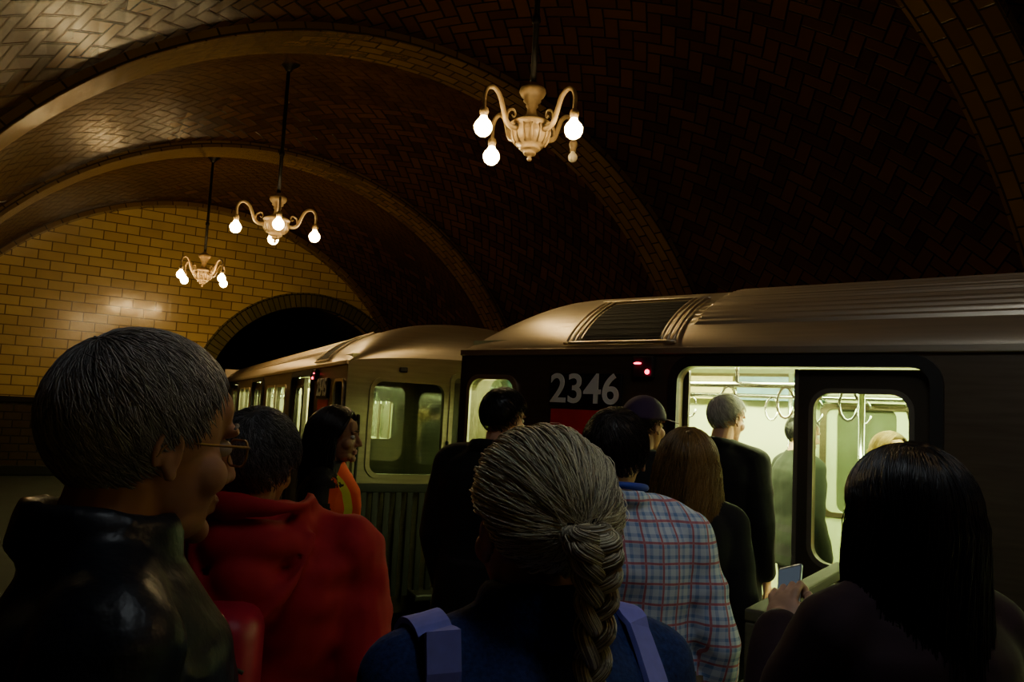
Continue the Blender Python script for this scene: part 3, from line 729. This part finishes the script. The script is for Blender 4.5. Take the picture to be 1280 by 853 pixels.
    ev=merge([ell((s*.03,.0795,.003),(.0125,.0115,.0105),seg=16,rings=12) for s in(1,-1)]); add('eyes',*ev,M_eye,e,True,mw=mw)
    ev=merge([ell((s*.03,.0885,.003),(.0055,.0032,.0055),seg=12,rings=8) for s in(1,-1)]); add('irises',*ev,M_iris,e,True,mw=mw)
    ev=merge([tube(smoothpath([(s*.012,.093,.026),(s*.03,.094,.032),(s*.048,.081,.027)],4),[.0025,.0035,.0015],6) for s in(1,-1)]); add('eyebrows',*ev,hm[0],e,True,mw=mw)
    if hairstyle: hair(hairstyle,hm,e,mw,seed=len(PEOPLE)+2,**(hairk or {}))
    for s,key in ((-1,'l'),(1,'r')):
        E,Wr=[np.array(q) for q in A[key]]; d=nrm(Wr-E); v,f=(GRIP if grip==key else HAND); v=v.copy()
        if s<0: v=v*np.array((-1,1,1)); f=[q[::-1] for q in f]
        zc_=-d; hint=np.array((0,1.,0)) if abs(d[1])<.8 else np.array((0,0,1.))
        if grip==key: hint=np.array((.35,-.8,.2))
        yc=nrm(hint-zc_*np.dot(hint,zc_)); xc=np.cross(yc,zc_)
        Mh=np.column_stack([xc,yc,zc_]); v=v@Mh.T+(Wr+d*.02); v=v*k
        if lean: v[:,0]+=lean*np.clip(v[:,2]/k-.9,0,1)*k
        add('hand_left' if s<0 else 'hand_right',v,f,skin,e,True)
        if grip==key: PEOPLE['grip']=(Mh,(Wr+d*.02)*k,k)
    PEOPLE[name]=(e,bv,k,mw,A)
    return e,bv,k,mw
def strap(e,bv,k,xb,zlow,m,name,w=.045,xt=None,front=True):
    pts=[]
    xt=xt if xt is not None else xb
    for z in np.linspace(zlow,1.36*k,10):
        xx=xb+(xt-xb)*((z-zlow)/(1.36*k-zlow)); h=bv.ray_cast(Vector((xx,-1,z)),Vector((0,1,0)))
        if h[0]: pts.append((h[0],h[1]))
    for y in np.linspace(-.10,.08,7):
        h=bv.ray_cast(Vector((xt,y,2)),Vector((0,0,-1)))
        if h[0] : pts.append((h[0],h[1]))
    if front:
        for z in np.linspace(1.34*k,1.15*k,7):
            h=bv.ray_cast(Vector((xt,1,z)),Vector((0,-1,0)))
            if h[0]: pts.append((h[0],h[1]))
    P=smoothpath([p[0]+p[1]*.007 for p in pts],3); V=[];F=[]
    n=len(P); N=np.array([pts[min(int(i/3),len(pts)-1)][1] for i in range(n)])
    for i in range(n):
        T=P[min(i+1,n-1)]-P[max(i-1,0)]; T/=np.linalg.norm(T)+1e-9; S=np.cross(T,N[i]); S/=np.linalg.norm(S)+1e-9
        for a,b in ((-1,.004),(1,.004),(1,-.004),(-1,-.004)): V.append(P[i]+S*a*w/2+N[i]*b)
    for i in range(n-1):
        for j in range(4): F.append([i*4+j,i*4+(j+1)%4,(i+1)*4+(j+1)%4,(i+1)*4+j])
    return add(name,V,F,m,e,False,recalc=True)

M_leather=mat('black_leather',(.012,.018,.03),.38,0,35,.3,.6,bd=.006)
M_red=mat('red_cotton',(.44,.006,.020),.8,0,40,.10,.05); M_redp=mat('dark_red_nylon',(.42,.010,.05),.45,0,10,.3)
M_navy=mat('navy_tweed',(.018,.04,.17),.9,0,160,.8,.6,bd=.002); M_lav=mat('lavender_webbing',(.26,.26,.9),.7,0,60,.15)
M_blk=mat('black_wool',(.006,.006,.007),.9,0,30,.4,.2); M_purp=mat('dark_plum_coat',(.020,.004,.010),.85,0,30,.3,.2)
M_jean=mat('dark_denim',(.02,.03,.06),.9,0,60,.4,.2); M_trou=mat('charcoal_trousers',(.02,.02,.022),.9); M_khaki=mat('khaki_trousers',(.18,.13,.07),.9)
M_olive=mat('olive_jacket',(.012,.018,.010),.85); M_dsl=mat('dark_sleeve',(.012,.010,.010),.8); M_tan=mat('tan_coat',(.25,.18,.09),.8)
M_capm=mat('purple_cap_cloth',(.035,.015,.06),.8)
def plaid():
    m=D.materials.new('plaid_cotton'); t=NT(m); v=t.coord('Object'); sp=t.n('ShaderNodeSeparateXYZ'); t.link(v,sp.inputs[0])
    wob=t.noise(v,7,2); x=t.m('ADD',t.m('ADD',sp.outputs[0],t.m('MULTIPLY',sp.outputs[1],.6)),t.m('MULTIPLY',wob,.012)); z=t.m('ADD',sp.outputs[2],t.m('MULTIPLY',wob,.012))
    def band(c,per,ph,wd): return t.m('LESS_THAN',t.m('FRACT',t.m('MULTIPLY_ADD',c,1/per,ph)),wd)
    col=(.72,.80,.92)
    bl=t.m('MULTIPLY',t.m('ADD',band(x,.026,0,.34),band(z,.026,0,.34)),.40)
    c=t.mix(bl,col,(.08,.22,.58)); c=t.mix(t.m('MULTIPLY',t.m('MAXIMUM',band(x,.052,.3,.12),band(z,.052,.3,.12)),.75),c,(.55,.03,.05))
    t.princ(c,.85); return m
M_plaid=plaid()
def vest():
    m=D.materials.new('orange_safety_vest'); t=NT(m); v=t.coord('Object'); sp=t.n('ShaderNodeSeparateXYZ'); t.link(v,sp.inputs[0])
    b=t.m('COMPARE',t.m('ABSOLUTE',sp.outputs[0]),.115,.022)
    c=t.mix(b,(.80,.06,.015),(.6,.6,.06)); c=t.mix(t.m('GREATER_THAN',sp.outputs[1],.045),(.012,.010,.010),c); t.princ(c,.6); return m
M_vest=vest()

# 1 man with glasses, leather jacket
e,bv,k,mw=person('man_in_leather_jacket',-.445,.95,-64,1.72,M_leather,M_trou,SK_a,'short',H_grey,bulk=.024,collar=.04,head=(24,-5,0),hairk=dict(n=9000,thick=.008,lift=16,sl=1.15,wild=.05,capm=1),fold=.012,hscale=1.04,sw=.95)
rims=[]
for s in (1,-1):
    P=[(s*.032+px,.103-abs(s*.032+px)*.10,-.001+pz) for px,pz in rr(-.024,.024,-.016,.016,.012,4)]; P.append(P[0]); rims.append(tube(P,.0016,6))
    rims.append(tube(smoothpath([(s*.056,.097,.006),(s*.07,.085,.007),(s*.079,.03,.006),(s*.084,-.012,.006),(s*.083,-.028,-.012)],5),.0019,6))
rims.append(tube(smoothpath([(-.01,.106,.003),(0,.11,.006),(.01,.106,.003)],4),.0016,6))
add('glasses_frame',*merge(rims),M_brass,e,True,mw=mw)
lens=[]
for s in (1,-1):
    P=rr(-.023,.023,-.015,.015,.011,4); lens.append(([(s*.032+px,.103-abs(s*.032+px)*.10,-.001+pz) for px,pz in P],[list(range(len(P)))]))
add('glasses_lenses',*merge(lens),glass('lens_glass',(.9,.9,.9),.15),e,False,mw=mw)
# 2 red hoodie
e,bv,k,mw=person('person_in_red_hoodie',-.56,1.92,6,1.615,M_red,M_jean,SK_b,'short',H_salt,bulk=.055,hood=True,head=(-10,-6,0),hairk=dict(n=4600,thick=.024,wild=.25),fold=.022,sw=1.14,headoff=-.04)
V,F=bbox_bev(-.20,.06,-.38,-.20,.80,1.24,.05,4); add('backpack',V,F,M_redp,e,True)
V,F=bbox_bev(-.17,.03,-.415,-.37,.84,1.08,.02,3); add('backpack_pocket',V,F,M_redp,e,True)
V,F=tube([(x-.07,-.383,1.17-2.*x*x) for x in np.linspace(-.12,.12,12)],.004,6); add('backpack_zip',V,F,M_dark,e,True)
strap(e,bv,k,-.17,1.15,M_redp,'backpack_strap',.04,-.16)
# 3 vest woman
person('woman_in_safety_vest',-.74,3.45,-92,1.625,M_vest,M_trou,SK_c,'long',H_black,sleeve=M_dsl,female=True,bulk=.02,hairk=dict(n=1800,length=.30,thick=.028),head=(0,0,0))
# 4 dark haired man
person('man_in_black_coat',-.06,3.5,-25,1.75,M_blk,M_trou,SK_a,'short',H_black,bulk=.045,head=(-15,-5,0),hairk=dict(n=1500,thick=.018),hem=.7,collar=.02,headoff=.03)
# 5 braided woman
e,bv,k,mw=person('woman_with_braid',.055,1.10,24,1.607,M_navy,M_jean,SK_b,'pony',H_blond,female=True,bulk=.036,head=(2,0,-3),hairk=dict(n=7500,thick=.012),collar=.045,fold=.010,hem=.7,hscale=1.03,sw=1.08)
for s in (-1,1): strap(e,bv,k,s*.125-.02,1.12,M_lav,'backpack_strap',.044,s*.14-.02)
V,F=bbox_bev(-.15,.15,-.31,-.17,.78,1.16,.05,4); add('backpack',V,F,M_lav,e,True)
# 6 plaid
person('man_in_plaid_shirt',.385,2.25,-8,1.672,M_plaid,M_khaki,SK_a,'short',H_dbr,bulk=.022,head=(-2,-4,0),hairk=dict(n=2600,thick=.014),lean=-.12,collar=.012,fold=.014,hscale=1.04,sw=1.05)
e=PEOPLE['man_in_plaid_shirt'][0]
V,F=tube([(-.07+.078*math.cos(a),-.02+.080*math.sin(a),1.466-.01*math.sin(a)) for a in np.linspace(0,6.283,30)],.010,8); add('lanyard',V,F,mat('blue_lanyard',(.03,.06,.5),.6),e,True)
# 7 cap
e,bv,k,mw=person('person_in_cap',.61,3.62,-35,1.75,M_blk,M_jean,SK_a,'short',H_dbr,bulk=.02,head=(-10,0,0),hairk=dict(n=900,thick=.012))
Vd,Fd=usph(40,28); th=np.where(Vd[:,2]>-.02,.018,-.02); Vc=CC+Vd*(skull(Vd)+th)[:,None]; add('cap_crown',Vc,Fd,M_capm,e,True,mw=mw)
V=[];F=[]
for i_ in range(9):
    a=rad(-50+100*i_/8)
    for r in (.085,.125,.165): V.append((math.sin(a)*r*.9,math.cos(a)*r-.005,.05-.02*abs(math.sin(a))-(r-.085)*.25))
for i_ in range(8):
    for j in range(2): F.append([i_*3+j,i_*3+j+1,(i_+1)*3+j+1,(i_+1)*3+j])
o=add('cap_brim',V,F,M_capm,e,True,mw=mw); o.modifiers.new('s','SOLIDIFY').thickness=.004
# 8 long brown hair
person('woman_with_long_brown_hair',.65,2.88,-12,1.612,M_blk,M_trou,SK_b,'long',H_brown,female=True,bulk=.026,hairk=dict(n=3400,length=.30,thick=.030),hem=.7)
# 9 man boarding
p=c1(1.96,-.02); person('man_boarding_train',p.x-.01,p.y,-42,1.81,M_blk,M_trou,SK_a,'short',H_white,bulk=.024,head=(-14,-6,0),hairk=dict(n=1500,thick=.014,capm=1),hem=.66,collar=.015)
# 10 passengers
p=c1(1.98,1.1); person('passenger_in_olive_jacket',p.x,p.y,-80,1.74,M_olive,M_trou,SK_b,'short',H_black,bulk=.025,head=(0,-8,0),hairk=dict(n=900,thick=.014))
p=c1(2.60,.85); person('passenger_with_fair_hair',p.x-.02,p.y,-160,1.65,M_tan,M_jean,SK_b,'bob',H_tan,female=True,bulk=.02,hairk=dict(n=900,length=.06,thick=.02))
# 11 woman right with phone
e,bv,k,mw=person('woman_holding_phone',.735,1.46,14,1.612,M_purp,M_trou,SK_b,'long',H_black,female=True,bulk=.035,hairk=dict(n=5600,length=.36,thick=.028),hem=.7,
   arms={'l':((-.23,.10,1.13),(-.115,.25,1.31))},grip='l')
Mh,Wp,kk=PEOPLE['grip']
loc=np.array(Wp)+Mh@np.array((.020,.0,-.125))*kk
pm=Matrix([[Mh[0][1],Mh[0][0],-Mh[0][2],loc[0]],[Mh[1][1],Mh[1][0],-Mh[1][2],loc[1]],[Mh[2][1],Mh[2][0],-Mh[2][2],loc[2]],[0,0,0,1]])
V,F=bbox_bev(-.028,.028,-.005,.005,-.055,.055,.004,2)
add('phone',V,F,mat('phone_body',(.35,.42,.5),.25,.5),e,False,mw=pm)
add('phone_screen',*box(-.025,.025,-.0062,-.005,-.046,.046),emis('phone_screen_glow',(.5,.65,.8),.10),e,False,mw=pm)

# barrier
M_wood=mat('painted_grey_green_wood',(.08,.07,.045),.75,0,6,.3,.2,(1,8,8))
bmw=Matrix.Translation((.76,2.42,0))@Matrix.Rotation(math.atan2(.819,.573),4,'Z')
e=empty('wooden_barrier',bmw)
V,F=merge([bbox_bev(0,1.15,-.032,.032,1.07,1.11,.008),bbox_bev(0,1.15,-.02,.02,.90,1.04,.006),bbox_bev(0,1.15,-.02,.02,.45,.6,.006)]+[bbox_bev(x,x+.07,-.03,.03,0,1.07,.006) for x in (0,.54,1.08)]+[bbox_bev(x-.04,x+.11,-.22,.22,0,.04,.006) for x in (0,1.08)])
add('rails_and_posts',V,F,M_wood,e,False)

# ------------------------------------------------------------ world / camera
w=D.worlds.new('World'); SC.world=w; w.use_nodes=True
w.node_tree.nodes['Background'].inputs[0].default_value=(.5,.35,.2,1); w.node_tree.nodes['Background'].inputs[1].default_value=.002
cd=D.cameras.new('camera'); cd.sensor_width=36; cd.lens=28; cd.clip_start=.05
co=D.objects.new('camera',cd); SC.collection.objects.link(co)
co.matrix_world=Matrix.Translation((0,0,1.65))@Matrix.Rotation(rad(90+5.25),4,'X')@Matrix.Rotation(rad(3.0),4,'Z')
SC.camera=co
